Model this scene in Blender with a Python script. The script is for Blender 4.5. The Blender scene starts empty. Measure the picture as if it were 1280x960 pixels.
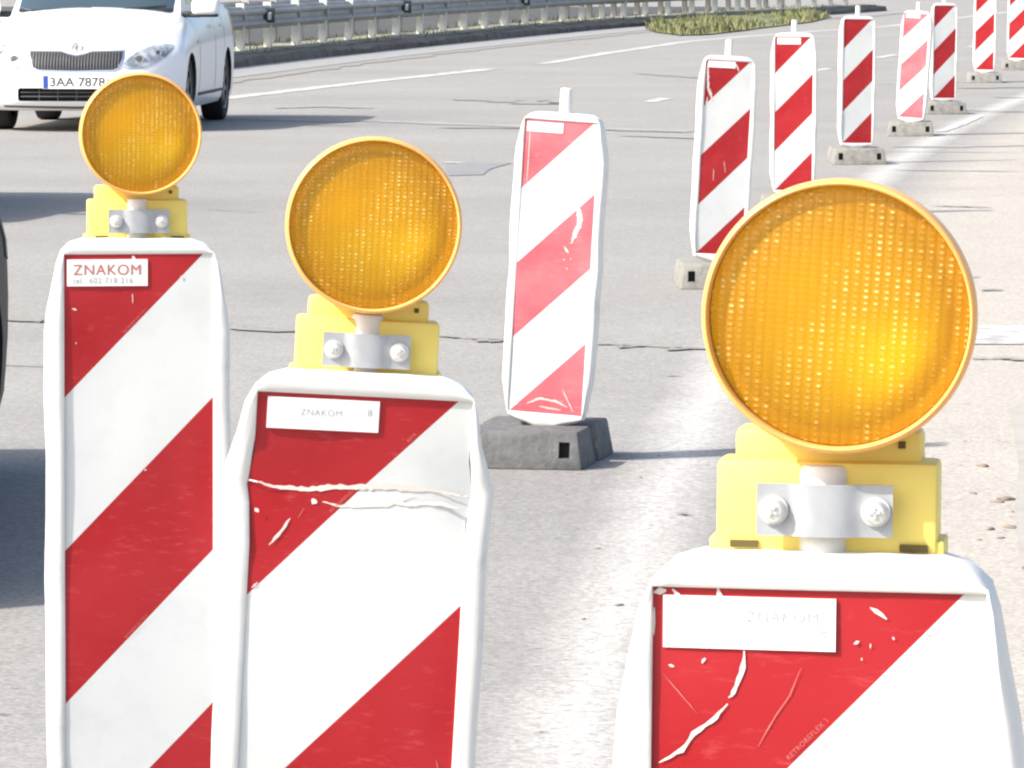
import bpy, bmesh, math, random
from mathutils import Vector, Matrix, noise as mnoise
from mathutils.bvhtree import BVHTree
random.seed(7)
R = math.radians
sc = bpy.context.scene
col = sc.collection

# ------------------------------------------------------------------ camera, sky, sun, exposure
F_PX, CAM_H = 6800.0, 1.566
PITCH = math.atan(547 / F_PX)
cam_d = bpy.data.cameras.new('camera'); cam = bpy.data.objects.new('camera', cam_d); col.objects.link(cam)
cam.location = (0, 0, CAM_H); cam.rotation_euler = (math.pi / 2 - PITCH, 0, 0)
cam_d.sensor_width = 36; cam_d.lens = F_PX / 1280 * 36
cam_d.clip_start = 0.1; cam_d.clip_end = 4000
sc.camera = cam
SUN_EL, SUN_AZ = R(40), R(27)            # sun stands left of and a little behind the camera
sdir = Vector((-math.cos(SUN_EL) * math.cos(SUN_AZ), -math.cos(SUN_EL) * math.sin(SUN_AZ), math.sin(SUN_EL)))
w = bpy.data.worlds.new('World'); sc.world = w; w.use_nodes = True
nt = w.node_tree; bg = nt.nodes['Background']
sky = nt.nodes.new('ShaderNodeTexSky'); sky.sky_type = 'NISHITA'; sky.sun_disc = False
sky.sun_elevation = SUN_EL; sky.sun_rotation = math.atan2(sdir.x, sdir.y)
sky.air_density = 1.0; sky.dust_density = 3.5; sky.ozone_density = 0.8
nt.links.new(sky.outputs[0], bg.inputs[0]); bg.inputs[1].default_value = 0.14
sd = bpy.data.lights.new('sun', 'SUN'); sun = bpy.data.objects.new('sun', sd); col.objects.link(sun)
sd.energy = 3.6; sd.angle = R(0.5); sd.color = (1.0, 0.95, 0.89)
sun.rotation_euler = sdir.to_track_quat('Z', 'Y').to_euler()
sc.view_settings.view_transform = 'Standard'; sc.view_settings.look = 'None'
sc.view_settings.gamma = 1; sc.view_settings.use_curve_mapping = False
sc.view_settings.exposure = 0.98
sc.render.engine = 'CYCLES'
sc.cycles.max_bounces = 8; sc.cycles.transparent_max_bounces = 12
sc.cycles.pixel_filter_type = 'BLACKMAN_HARRIS'; sc.cycles.filter_width = 2.3
sc.cycles.use_denoising = True

def ray(px, py):
    u, v = (px - 640) / F_PX, (480 - py) / F_PX
    return Vector((u, math.cos(PITCH) + v * math.sin(PITCH), -math.sin(PITCH) + v * math.cos(PITCH)))
def at(px, py, h=0.0):
    d = ray(px, py); t = (h - CAM_H) / d.z
    return Vector((0, 0, CAM_H)) + d * t
def at_depth(px, py, z):
    return Vector((0, 0, CAM_H)) + ray(px, py) * z

# ------------------------------------------------------------------ helpers
def tag(o, label=None, cat=None, group=None, kind=None):
    if label: o['label'] = label
    if cat: o['category'] = cat
    if group: o['group'] = group
    if kind: o['kind'] = kind
    return o
def empty(name, loc=(0, 0, 0), rot=(0, 0, 0), scale=1.0):
    o = bpy.data.objects.new(name, None); col.objects.link(o)
    o.location = loc; o.rotation_euler = rot; o.scale = (scale,) * 3; o.empty_display_size = 0.1
    return o
def put(name, me, parent=None, loc=(0, 0, 0), rot=(0, 0, 0)):
    o = bpy.data.objects.new(name, me); col.objects.link(o)
    o.location = loc; o.rotation_euler = rot
    if parent: o.parent = parent
    return o
def smooth(me, ang=35):
    for p in me.polygons: p.use_smooth = True
    me.set_sharp_from_angle(angle=R(ang))
def mesh(name, verts, faces, mats, fm=None, sm=None):
    me = bpy.data.meshes.new(name); me.from_pydata([tuple(v) for v in verts], [], faces); me.validate(); me.update()
    for m in (mats if isinstance(mats, (list, tuple)) else [mats]): me.materials.append(m)
    if fm and len(fm) == len(me.polygons):
        for p, i in zip(me.polygons, fm): p.material_index = i
    if sm: smooth(me, sm)
    return me
def from_bm(name, bm, mats, sm=35, normals=True):
    if normals: bmesh.ops.recalc_face_normals(bm, faces=bm.faces)
    me = bpy.data.meshes.new(name); bm.to_mesh(me); bm.free()
    for m in (mats if isinstance(mats, (list, tuple)) else [mats]): me.materials.append(m)
    if sm: smooth(me, sm)
    return me
def add_box(bm, c, s, bev=0.0, seg=2, rot=None, taper=None):
    r = bmesh.ops.create_cube(bm, size=1); vs = r['verts']
    for v in vs:
        v.co = Vector((v.co.x * s[0], v.co.y * s[1], v.co.z * s[2]))
        if taper and v.co.z > 0: v.co.x *= taper[0]; v.co.y *= taper[1]
    if bev:
        es = list({e for v in vs for e in v.link_edges})
        r2 = bmesh.ops.bevel(bm, geom=es, offset=bev, segments=seg, profile=0.5, affect='EDGES')
        vs = list({v for f in r2['faces'] for v in f.verts} | {v for v in vs if v.is_valid})
    for v in vs:
        if rot: v.co = rot @ v.co
        v.co += Vector(c)
    return vs
def add_lathe(bm, prof, n=48, axis='Y', cap0=False, cap1=False, c=(0, 0, 0), mi=0):
    """prof: list of (r, h); revolved round the axis through c"""
    rings = []
    for r, h in prof:
        ring = []
        for i in range(n):
            a = 2 * math.pi * i / n; x, z = r * math.cos(a), r * math.sin(a)
            p = {'Y': (x, h, z), 'Z': (x, z, h), 'X': (h, x, z)}[axis]
            ring.append(bm.verts.new(Vector(p) + Vector(c)))
        rings.append(ring)
    for a, b in zip(rings, rings[1:]):
        for i in range(n):
            f = bm.faces.new((a[i], a[(i + 1) % n], b[(i + 1) % n], b[i])); f.material_index = mi
    if cap0: bm.faces.new(rings[0]).material_index = mi
    if cap1: bm.faces.new(rings[-1]).material_index = mi
def boolean(me, cutters, name='cut'):
    """subtract cutter meshes from me, returns a new mesh"""
    o = bpy.data.objects.new(name, me); col.objects.link(o); tmp = []
    for c in cutters:
        co = bpy.data.objects.new('cutter', c); col.objects.link(co); tmp.append(co)
        m = o.modifiers.new('b', 'BOOLEAN'); m.operation = 'DIFFERENCE'; m.solver = 'EXACT'; m.object = co
    dg = bpy.context.evaluated_depsgraph_get(); dg.update()
    new = bpy.data.meshes.new_from_object(o.evaluated_get(dg))
    for x in tmp + [o]: bpy.data.objects.remove(x)
    return new
def text_mesh(body, size, m, bold=0.0, spacing=1.0, align='LEFT'):
    cu = bpy.data.curves.new('text', 'FONT'); cu.body = body; cu.size = size; cu.offset = bold
    cu.space_character = spacing; cu.align_x = align; cu.extrude = 0.0
    o = bpy.data.objects.new('text', cu); col.objects.link(o)
    dg = bpy.context.evaluated_depsgraph_get(); dg.update()
    me = bpy.data.meshes.new_from_object(o.evaluated_get(dg))
    bpy.data.objects.remove(o); me.materials.clear(); me.materials.append(m)
    return me

# ------------------------------------------------------------------ materials
def mat(name, c, rough=0.6, metal=0.0, spec=0.5, c2=None, scale=20, detail=4, bump=0.0, bscale=None,
        coat=0.0, lo=0.4, hi=0.7, stretch=(1, 1, 1), emit=None):
    m = bpy.data.materials.new(name); m.use_nodes = True
    n, l = m.node_tree.nodes, m.node_tree.links; b = n['Principled BSDF']
    b.inputs['Base Color'].default_value = (*c, 1); b.inputs['Roughness'].default_value = rough
    b.inputs['Metallic'].default_value = metal; b.inputs['Specular IOR Level'].default_value = spec
    b.inputs['Coat Weight'].default_value = coat; b.inputs['Coat Roughness'].default_value = 0.08
    tc = n.new('ShaderNodeTexCoord'); mp = n.new('ShaderNodeMapping'); mp.inputs['Scale'].default_value = stretch
    l.new(tc.outputs['Object'], mp.inputs[0])
    if c2:
        t = n.new('ShaderNodeTexNoise'); t.inputs['Scale'].default_value = scale; t.inputs['Detail'].default_value = detail
        t.inputs['Roughness'].default_value = 0.6
        l.new(mp.outputs[0], t.inputs['Vector'])
        r = n.new('ShaderNodeValToRGB'); r.color_ramp.elements[0].position = lo; r.color_ramp.elements[1].position = hi
        r.color_ramp.elements[0].color = (*c, 1); r.color_ramp.elements[1].color = (*c2, 1)
        l.new(t.outputs[0], r.inputs[0]); l.new(r.outputs[0], b.inputs['Base Color'])
    if bump:
        t2 = n.new('ShaderNodeTexNoise'); t2.inputs['Scale'].default_value = bscale or scale; t2.inputs['Detail'].default_value = 5
        l.new(mp.outputs[0], t2.inputs['Vector'])
        bp = n.new('ShaderNodeBump'); bp.inputs['Strength'].default_value = bump; bp.inputs['Distance'].default_value = 0.01
        l.new(t2.outputs[0], bp.inputs['Height']); l.new(bp.outputs[0], b.inputs['Normal'])
    return m

M = {}
M['plastic'] = mat('white_frame_plastic', (.72, .72, .69), .45, c2=(.44, .43, .39), scale=7, detail=9, lo=.54, hi=.80, bump=.15, bscale=14)
M['white_film'] = mat('white_film', (.60, .62, .61), .35, c2=(.52, .54, .54), scale=14, detail=8, lo=.5, hi=.85)
def red_film(name, a, b, c, rough=.3):
    m = mat(name, a, rough, spec=.35)
    n, l = m.node_tree.nodes, m.node_tree.links; bs = n['Principled BSDF']
    tc = n.new('ShaderNodeTexCoord')
    t = n.new('ShaderNodeTexNoise'); t.inputs['Scale'].default_value = 5; t.inputs['Detail'].default_value = 3
    l.new(tc.outputs['Object'], t.inputs['Vector'])
    r = n.new('ShaderNodeValToRGB'); r.color_ramp.elements[0].position = .35; r.color_ramp.elements[1].position = .65
    r.color_ramp.elements[0].color = (*a, 1); r.color_ramp.elements[1].color = (*b, 1); l.new(t.outputs[0], r.inputs[0])
    # small scuffs, stretched along one diagonal
    mp = n.new('ShaderNodeMapping'); mp.inputs['Rotation'].default_value = (0, R(35), 0); mp.inputs['Scale'].default_value = (9, 9, 42)
    l.new(tc.outputs['Object'], mp.inputs[0])
    t2 = n.new('ShaderNodeTexNoise'); t2.inputs['Scale'].default_value = 3; t2.inputs['Detail'].default_value = 8; t2.inputs['Roughness'].default_value = .75
    l.new(mp.outputs[0], t2.inputs['Vector'])
    r2 = n.new('ShaderNodeValToRGB'); r2.color_ramp.elements[0].position = .56; r2.color_ramp.elements[1].position = .74
    r2.color_ramp.elements[0].color = (0, 0, 0, 1); r2.color_ramp.elements[1].color = (.55, .55, .55, 1); l.new(t2.outputs[0], r2.inputs[0])
    mx = n.new('ShaderNodeMix'); mx.data_type = 'RGBA'; l.new(r2.outputs[0], mx.inputs[0]); l.new(r.outputs[0], mx.inputs[6]); mx.inputs[7].default_value = (*c, 1)
    l.new(mx.outputs[2], bs.inputs['Base Color'])
    return m
M['red_film'] = red_film('red_film', (.32, .008, .012), (.37, .020, .026), (.52, .10, .10))
M['glare_film'] = red_film('glare_red_film', (.50, .085, .11), (.56, .17, .19), (.68, .36, .36))  # sun glare on two boards, painted in as paler, pinker red
M['galv'] = mat('galvanised_steel', (.33, .35, .37), .55, metal=.3, c2=(.42, .44, .46), scale=25, bump=.05)
M['bolt'] = mat('zinc_bolt', (.66, .66, .64), .4, metal=.5)
M['yellow'] = mat('yellow_plastic', (.82, .65, .15), .5, c2=(.74, .57, .13), scale=7, lo=.5, hi=.8)
M['dark_slot'] = mat('dark_slot', (.10, .075, .02), .8)
M['sticker'] = mat('sticker_paper', (.84, .82, .80), .4)
M['sticker_ink_red'] = mat('sticker_ink_red', (.42, .17, .15), .5)
M['ink_grey'] = mat('ink_grey', (.38, .40, .42), .5)
M['ink_faint'] = mat('ink_faint', (.37, .38, .40), .5)
M['chip'] = mat('bare_plastic_scratch', (.68, .60, .55), .6)
M['pinkscratch'] = mat('pale_pink_scratch', (.50, .13, .12), .5)
M['orange_rim'] = mat('orange_rim_plastic', (.86, .42, .12), .35)
M['bowl'] = mat('lamp_reflector', (.98, .96, .86), .30, metal=.92, spec=.8)
M['bulb'] = mat('lamp_bulb_holder', (.80, .72, .58), .4)
M['rubber_grey'] = mat('grey_recycled_plastic', (.135, .135, .135), .8, c2=(.085, .085, .085), scale=20, detail=8, bump=.4, bscale=60)
M['rubber_pale'] = mat('pale_weathered_plastic', (.25, .245, .22), .8, c2=(.16, .155, .14), scale=14, detail=8, bump=.4, bscale=50)
M['rubber_mid'] = mat('mid_weathered_plastic', (.26, .26, .24), .8, c2=(.17, .17, .16), scale=14, detail=8, bump=.4, bscale=50)
M['pocket'] = mat('pocket_dark', (.05, .05, .05), .9)
M['car_white'] = mat('white_car_paint', (.78, .79, .80), .35, coat=.4)
M['car_dark'] = mat('dark_car_paint', (.010, .010, .012), .5, coat=.0, spec=.2)
M['car_silver'] = mat('silver_car_paint', (.35, .36, .38), .3, metal=.5, coat=.8)
M['glass'] = mat('car_glass', (.035, .06, .07), .04, spec=.8, coat=1)
M['black_plastic'] = mat('black_plastic', (.018, .018, .02), .55)
M['tyre'] = mat('tyre_rubber', (.016, .016, .017), .8, bump=.3, bscale=80)
M['alloy'] = mat('wheel_alloy', (.16, .165, .17), .4, metal=.6)
M['chrome'] = mat('chrome', (.75, .76, .78), .12, metal=1)
M['headlight_glass'] = mat('headlight_glass', (.42, .46, .50), .08, spec=.8, coat=1, c2=(.16, .18, .21), scale=9, lo=.42, hi=.6)
M['amber'] = mat('amber_lamp', (.55, .20, .05), .3)
M['plate'] = mat('number_plate', (.78, .79, .80), .4)
M['plate_blue'] = mat('plate_blue', (.03, .07, .35), .4)
M['ink_black'] = mat('ink_black', (.07, .07, .08), .5)
M['seam'] = mat('panel_seam', (.10, .10, .11), .7)
M['rail'] = mat('old_galvanised_rail', (.37, .365, .345), .7, metal=.0, c2=(.28, .275, .26), scale=1.6, detail=6, lo=.4, hi=.65, bump=.1, bscale=3)
M['rail_post'] = mat('galvanised_post', (.72, .72, .66), .6, c2=(.55, .55, .50), scale=6)
M['reflector'] = mat('reflector_housing', (.02, .03, .03), .5)
M['reflector_face'] = mat('reflector_face', (.55, .60, .60), .3)
M['kerb'] = mat('old_kerb_concrete', (.17, .145, .12), .95, c2=(.075, .062, .052), scale=3, detail=8, bump=.6, bscale=8)
M['gravel'] = mat('verge_gravel', (.27, .26, .21), .95, c2=(.14, .15, .09), scale=2.2, detail=8, lo=.45, hi=.62, bump=.7, bscale=12)
M['median_shade'] = mat('shade_dark_median', (.045, .048, .045), .95, c2=(.075, .075, .07), scale=1.5, detail=8)  # shade behind the guardrail, painted in as near-black ground
M['soil'] = mat('verge_soil', (.10, .12, .05), .95, c2=(.20, .20, .10), scale=3, detail=8)
M['grass'] = mat('grass_blades', (.12, .14, .05), .8, c2=(.21, .205, .10), scale=3, lo=.4, hi=.6)
M['road_paint'] = mat('road_paint', (.50, .495, .47), .8, c2=(.29, .285, .27), scale=7, detail=8, lo=.42, hi=.62)
M['crack'] = mat('road_crack_filler', (.215, .205, .185), .95, c2=(.25, .242, .222), scale=12, detail=6)
M['crack_pale'] = mat('pale_joint_dust', (.29, .29, .28), .95, c2=(.24, .24, .235), scale=6)
M['stain'] = mat('grey_road_stain', (.35, .33, .295), .95, c2=(.29, .275, .245), scale=5, detail=8)
M['tar'] = mat('tar_patch', (.185, .19, .195), .9, c2=(.225, .225, .22), scale=4, detail=7)
M['stone'] = mat('debris_clod', (.22, .18, .14), .95)

def lens_material():
    m = bpy.data.materials.new('amber_lens'); m.use_nodes = True
    n, l = m.node_tree.nodes, m.node_tree.links; n.clear()
    def N(t, **k):
        x = n.new(t)
        for a, b in k.items(): setattr(x, a, b)
        return x
    def math_(op, a, b=None, cl=False):
        x = N('ShaderNodeMath', operation=op); x.use_clamp = cl
        for i, v in enumerate((a, b)):
            if v is None: continue
            if isinstance(v, (int, float)): x.inputs[i].default_value = v
            else: l.new(v, x.inputs[i])
        return x.outputs[0]
    tc = N('ShaderNodeTexCoord'); sp = N('ShaderNodeSeparateXYZ'); l.new(tc.outputs['Object'], sp.inputs[0])
    PX, PZ = .0072, .0043
    gx, gz = math_('DIVIDE', sp.outputs[0], PX), math_('DIVIDE', sp.outputs[2], PZ)
    fx, fz = math_('FRACT', gx), math_('FRACT', gz)
    # pillow-shaped prisms: height of each cell
    hx = math_('SINE', math_('MULTIPLY', fx, math.pi)); hz = math_('SINE', math_('MULTIPLY', fz, math.pi))
    h = math_('MULTIPLY', math_('POWER', hx, .7), math_('ADD', .6, math_('MULTIPLY', .4, math_('POWER', hz, .7))))
    cell = N('ShaderNodeCombineXYZ'); l.new(math_('FLOOR', gx), cell.inputs[0]); l.new(math_('FLOOR', gz), cell.inputs[1])
    wn = N('ShaderNodeTexWhiteNoise', noise_dimensions='3D'); l.new(cell.outputs[0], wn.inputs['Vector'])
    ns = N('ShaderNodeTexNoise'); ns.inputs['Scale'].default_value = 16; ns.inputs['Detail'].default_value = 3
    mp = N('ShaderNodeMapping'); mp.inputs['Scale'].default_value = (2.0, 1, .8); l.new(tc.outputs['Object'], mp.inputs[0]); l.new(mp.outputs[0], ns.inputs['Vector'])
    sparkle_zone = math_('MULTIPLY', math_('SUBTRACT', ns.outputs[0], .40), 4.0, True)
    # the eye of each prism: a small lenslet, its sparkle painted in paler
    dot = math_('POWER', math_('MULTIPLY', hx, hz), 5.0)
    wv = math_('POWER', wn.outputs['Value'], 2.0)
    clear = math_('MULTIPLY', math_('MULTIPLY', dot, sparkle_zone), math_('ADD', .45, math_('MULTIPLY', 2.2, wv)), True)  # how strongly each dot carries the painted sparkle
    bump = N('ShaderNodeBump'); bump.inputs['Strength'].default_value = .4; bump.inputs['Distance'].default_value = .0012; l.new(h, bump.inputs['Height'])
    tr = N('ShaderNodeBsdfTransparent'); cm = N('ShaderNodeMix', data_type='RGBA')
    cm.inputs[6].default_value = (1, .80, .06, 1); cm.inputs[7].default_value = (1, .90, .40, 1); l.new(clear, cm.inputs[0]); l.new(cm.outputs[2], tr.inputs[0])
    df = N('ShaderNodeBsdfDiffuse'); dc = N('ShaderNodeMix', data_type='RGBA')
    dc.inputs[6].default_value = (1.0, .43, .02, 1); dc.inputs[7].default_value = (1.0, .86, .34, 1); l.new(clear, dc.inputs[0]); l.new(dc.outputs[2], df.inputs[0]); l.new(bump.outputs[0], df.inputs['Normal'])
    tl = N('ShaderNodeBsdfTranslucent'); tl.inputs[0].default_value = (.95, .45, .01, 1)
    a = N('ShaderNodeMixShader'); a.inputs[0].default_value = .25; l.new(df.outputs[0], a.inputs[1]); l.new(tl.outputs[0], a.inputs[2])
    b = N('ShaderNodeMixShader'); l.new(math_('SUBTRACT', .70, math_('MULTIPLY', clear, .45)), b.inputs[0]); l.new(a.outputs[0], b.inputs[1]); l.new(tr.outputs[0], b.inputs[2])
    gl = N('ShaderNodeBsdfGlossy'); gl.inputs['Roughness'].default_value = .18; l.new(bump.outputs[0], gl.inputs['Normal'])
    fr = N('ShaderNodeFresnel'); fr.inputs[0].default_value = 1.45; l.new(bump.outputs[0], fr.inputs['Normal'])
    c = N('ShaderNodeMixShader'); l.new(fr.outputs[0], c.inputs[0]); l.new(b.outputs[0], c.inputs[1]); l.new(gl.outputs[0], c.inputs[2])
    o = N('ShaderNodeOutputMaterial'); l.new(c.outputs[0], o.inputs[0])
    return m
M['lens'] = lens_material()

def ground_material():
    """asphalt lane left of the line of boards, pale worn shoulder right of it, ghost of a blasted-off line between"""
    m = bpy.data.materials.new('road_surface'); m.use_nodes = True
    n, l = m.node_tree.nodes, m.node_tree.links; bs = n['Principled BSDF']
    def N(t, **k):
        x = n.new(t)
        for a, b in k.items(): setattr(x, a, b)
        return x
    def mt(op, a, b=None, cl=False, c=None):
        x = N('ShaderNodeMath', operation=op); x.use_clamp = cl
        for i, v in enumerate((a, b, c)):
            if v is None: continue
            if isinstance(v, (int, float)): x.inputs[i].default_value = v
            else: l.new(v, x.inputs[i])
        return x.outputs[0]
    def noise(scale, detail=6, rough=.6, vec=None, stretch=None):
        t = N('ShaderNodeTexNoise'); t.inputs['Scale'].default_value = scale; t.inputs['Detail'].default_value = detail; t.inputs['Roughness'].default_value = rough
        src = geo.outputs['Position']
        if stretch:
            mp = N('ShaderNodeMapping'); mp.inputs['Scale'].default_value = stretch; l.new(src, mp.inputs[0]); src = mp.outputs[0]
        l.new(src, t.inputs['Vector']); return t.outputs[0]
    def ramp(v, a, b, c0=(0, 0, 0), c1=(1, 1, 1)):
        r = N('ShaderNodeValToRGB'); r.color_ramp.elements[0].position = a; r.color_ramp.elements[1].position = b
        r.color_ramp.elements[0].color = (*c0, 1); r.color_ramp.elements[1].color = (*c1, 1); l.new(v, r.inputs[0]); return r.outputs[0]
    def mix(f, a, b, mode='MIX'):
        x = N('ShaderNodeMix', data_type='RGBA', blend_type=mode)
        if isinstance(f, float): x.inputs[0].default_value = f
        else: l.new(f, x.inputs[0])
        for i, v in ((6, a), (7, b)):
            if isinstance(v, tuple): x.inputs[i].default_value = (*v, 1)
            else: l.new(v, x.inputs[i])
        return x.outputs[2]
    geo = N('ShaderNodeNewGeometry'); sp = N('ShaderNodeSeparateXYZ'); l.new(geo.outputs['Position'], sp.inputs[0])
    X, Y = sp.outputs[0], sp.outputs[1]
    edge = mt('ADD', mt('MULTIPLY', mt('MULTIPLY', Y, Y), .00116376), mt('SUBTRACT', mt('MULTIPLY', Y, .03486364), .39016213))
    d = mt('ADD', mt('SUBTRACT', X, edge), mt('MULTIPLY', mt('SUBTRACT', noise(1.4, 5), .5), .14))
    shoulder = mt('MULTIPLY', mt('ADD', d, -.20), 2.4, True)
    stripe = mt('SUBTRACT', 1.0, mt('MULTIPLY', mt('ABSOLUTE', d), 5.5), True)
    stripe = mt('MULTIPLY', stripe, ramp(noise(30, 6, .7), .25, .6))
    big = ramp(noise(.35, 5), .3, .7)
    asphalt = mix(big, (.238, .230, .215), (.278, .270, .252))
    smear = ramp(noise(1.0, 6, .65, stretch=(.10, .45, 1)), .52, .72)
    asphalt = mix(mt('MULTIPLY', smear, .5), asphalt, (.29, .285, .27))
    beige = mix(big, (.35, .326, .287), (.395, .368, .325))
    stain = ramp(noise(.9, 7, .7), .55, .75)
    beige = mix(mt('MULTIPLY', stain, .35), beige, (.24, .22, .19))
    base = mix(shoulder, asphalt, beige)
    base = mix(mt('MULTIPLY', stripe, .95), base, (.50, .485, .455))
    # aggregate: stones of a few millimetres, pale and dark
    v = N('ShaderNodeTexVoronoi'); v.inputs['Scale'].default_value = 95; l.new(geo.outputs['Position'], v.inputs['Vector'])
    spc = N('ShaderNodeSeparateXYZ'); l.new(v.outputs['Color'], spc.inputs[0])
    near = mt('SUBTRACT', 1.0, mt('MULTIPLY', mt('SUBTRACT', Y, 8.0), 1 / 60), True)
    agg = mt('ADD', mt('MULTIPLY', mt('SUBTRACT', spc.outputs[0], .5), .42), 1.0)
    agg2 = mt('ADD', mt('MULTIPLY', mt('SUBTRACT', noise(45, 3, .6), .5), .42), 1.0)
    agg3 = mt('ADD', mt('MULTIPLY', mt('SUBTRACT', noise(6, 5, .7), .5), .2), 1.0)
    k = mt('MULTIPLY', mt('MULTIPLY', agg, agg2), agg3)
    kk = N('ShaderNodeCombineXYZ')
    for i in range(3): l.new(k, kk.inputs[i])
    base = mix(1.0, base, kk.outputs[0], 'MULTIPLY')
    specks = mt('MULTIPLY', ramp(noise(17, 3, .5, stretch=(.7, 1, 1)), .70, .74), .6)
    base = mix(specks, base, (.07, .06, .05))
    l.new(base, bs.inputs['Base Color']); bs.inputs['Roughness'].default_value = .9; bs.inputs['Specular IOR Level'].default_value = .25
    bp = N('ShaderNodeBump'); bp.inputs['Strength'].default_value = .5; bp.inputs['Distance'].default_value = .004
    l.new(mt('ADD', spc.outputs[1], noise(60, 4)), bp.inputs['Height']); l.new(bp.outputs[0], bs.inputs['Normal'])
    return m
M['ground'] = ground_material()

# ------------------------------------------------------------------ the setting: road, kerb, verge, markings
S = 1500
road = put('road', mesh('road', [(-S, -60, 0), (S, -60, 0), (S, 2 * S, 0), (-S, 2 * S, 0)], [(0, 1, 2, 3)], M['ground']))
tag(road, kind='structure')

def ribbon(pts, wid, z, m, name, jit=0.0, kind='structure', n=1, taper=False):
    """flat strip of real width along ground points"""
    P = []
    for a, b in zip(pts, pts[1:]):
        for i in range(n): P.append(a.lerp(b, i / n))
    P.append(pts[-1]); V = []; Fc = []
    for i, p in enumerate(P):
        t = (P[min(i + 1, len(P) - 1)] - P[max(i - 1, 0)]); t.z = 0; t.normalize(); nrm = Vector((-t.y, t.x, 0))
        ww = wid / 2 * (1 + random.uniform(-jit, jit))
        if taper and (i == 0 or i == len(P) - 1): ww *= .1
        off = nrm * random.uniform(-jit, jit) * wid * .6
        V += [p + off - nrm * ww + Vector((0, 0, z)), p + off + nrm * ww + Vector((0, 0, z))]
    for i in range(len(P) - 1): Fc.append((2 * i, 2 * i + 2, 2 * i + 3, 2 * i + 1))
    o = put(name, mesh(name, V, Fc, m)); tag(o, kind=kind); return o
G = lambda *ps: [at(x, y) for x, y in ps]
# painted lines
ribbon(G((190, 134), (300, 121), (430, 106), (612, 86.5)), .26, .004, M['road_paint'], 'lane_marking', jit=.12, n=20)
ribbon(G((677, 80), (760, 66.5), (860, 52), (990, 41), (1110, 33), (1200, 22), (1270, 14)), .22, .004, M['road_paint'], 'lane_marking', jit=.15, n=10)
for a, b in (((812, 128), (832, 123)), ((1014, 89.5), (1036, 85.5)), ((1095, 73), (1121, 68)), ((1212, 59), (1242, 53)), ((560, 204), (572, 203))):
    ribbon(G(a, b), .16, .004, M['road_paint'], 'lane_marking')
q = [at(985, 409), at(1330, 407), at(1330, 431), at(985, 431)]
put('shoulder_marking', mesh('shoulder_marking', [p + Vector((0, 0, .004)) for p in q], [(0, 1, 2, 3)], M['road_paint']))['kind'] = 'structure'
ribbon(G((1176, 165), (1200, 156), (1224, 146)), .10, .005, M['road_paint'], 'lane_marking', jit=.2, n=5)
ribbon(G((1060, 105), (1180, 103), (1280, 101)), .45, .004, M['crack_pale'], 'road_joint', jit=.3, n=6)
ribbon(G((1120, 183), (1200, 184), (1290, 182)), .3, .004, M['crack_pale'], 'road_joint', jit=.4, n=6)
ribbon(G((330, 150), (480, 152), (660, 158), (860, 165)), .42, .004, M['crack_pale'], 'road_joint', jit=.3, n=8)
# cracks and joints running across the road
def crack(pts, wid, n=6, jit=.45, m='crack', z=.006): ribbon(G(*pts), wid * .55, z, M[m], 'road_crack', jit=jit, n=n, taper=True)
crack([(-10, 399), (50, 403), (60, 403)], .20); crack([(-10, 457), (60, 459)], .05)
crack([(285, 411), (372, 416)], .24); crack([(372, 416), (420, 417)], .05)
crack([(545, 421), (600, 425), (640, 427), (700, 430), (775, 432), (890, 438), (905, 439)], .085, 8, .6)
crack([(600, 426), (636, 428)], .22, 5, .8); crack([(770, 434), (802, 435)], .20, 4, .8); crack([(835, 437), (862, 438)], .16, 4, .8)
crack([(545, 160), (700, 161), (870, 166)], .30, 6); crack([(775, 170), (880, 174)], .28)
crack([(575, 124), (640, 127), (690, 131)], .75, 5); crack([(640, 126), (690, 126)], .4)
crack([(1100, 213), (1290, 215)], .14); crack([(1092, 190), (1290, 191)], .08); crack([(1164, 258), (1242, 260)], .14)
crack([(1228, 363), (1252, 364)], .14); crack([(1215, 450), (1250, 449), (1285, 452)], .10, 6)
crack([(1165, 138), (1290, 140)], .16); crack([(1190, 111), (1290, 109)], .5); crack([(1240, 122), (1290, 123)], .25)
crack([(340, 136), (400, 134), (470, 136)], .25, 6); crack([(250, 262), (330, 266)], .04)
crack([(840, 643), (868, 645)], .035, 3, .8); crack([(832, 470), (850, 471)], .05, 3)
crack([(790, 92), (900, 99)], .3, 5); crack([(700, 128), (690, 130)], .3, 3)
q = [at(556, 206), at(588, 203), at(640, 204), at(612, 212), at(604, 219), at(560, 220)]
put('road_patch', mesh('road_patch', [p + Vector((0, 0, .004)) for p in q], [tuple(range(6))], M['tar']))['kind'] = 'structure'
q = [at(1262, 512), at(1275, 505), at(1300, 505), at(1300, 700), at(1276, 712), at(1268, 640), at(1274, 585)]
put('road_patch', mesh('road_patch', [p + Vector((0, 0, .004)) for p in q], [tuple(range(7))], M['stain']))['kind'] = 'structure'

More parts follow.
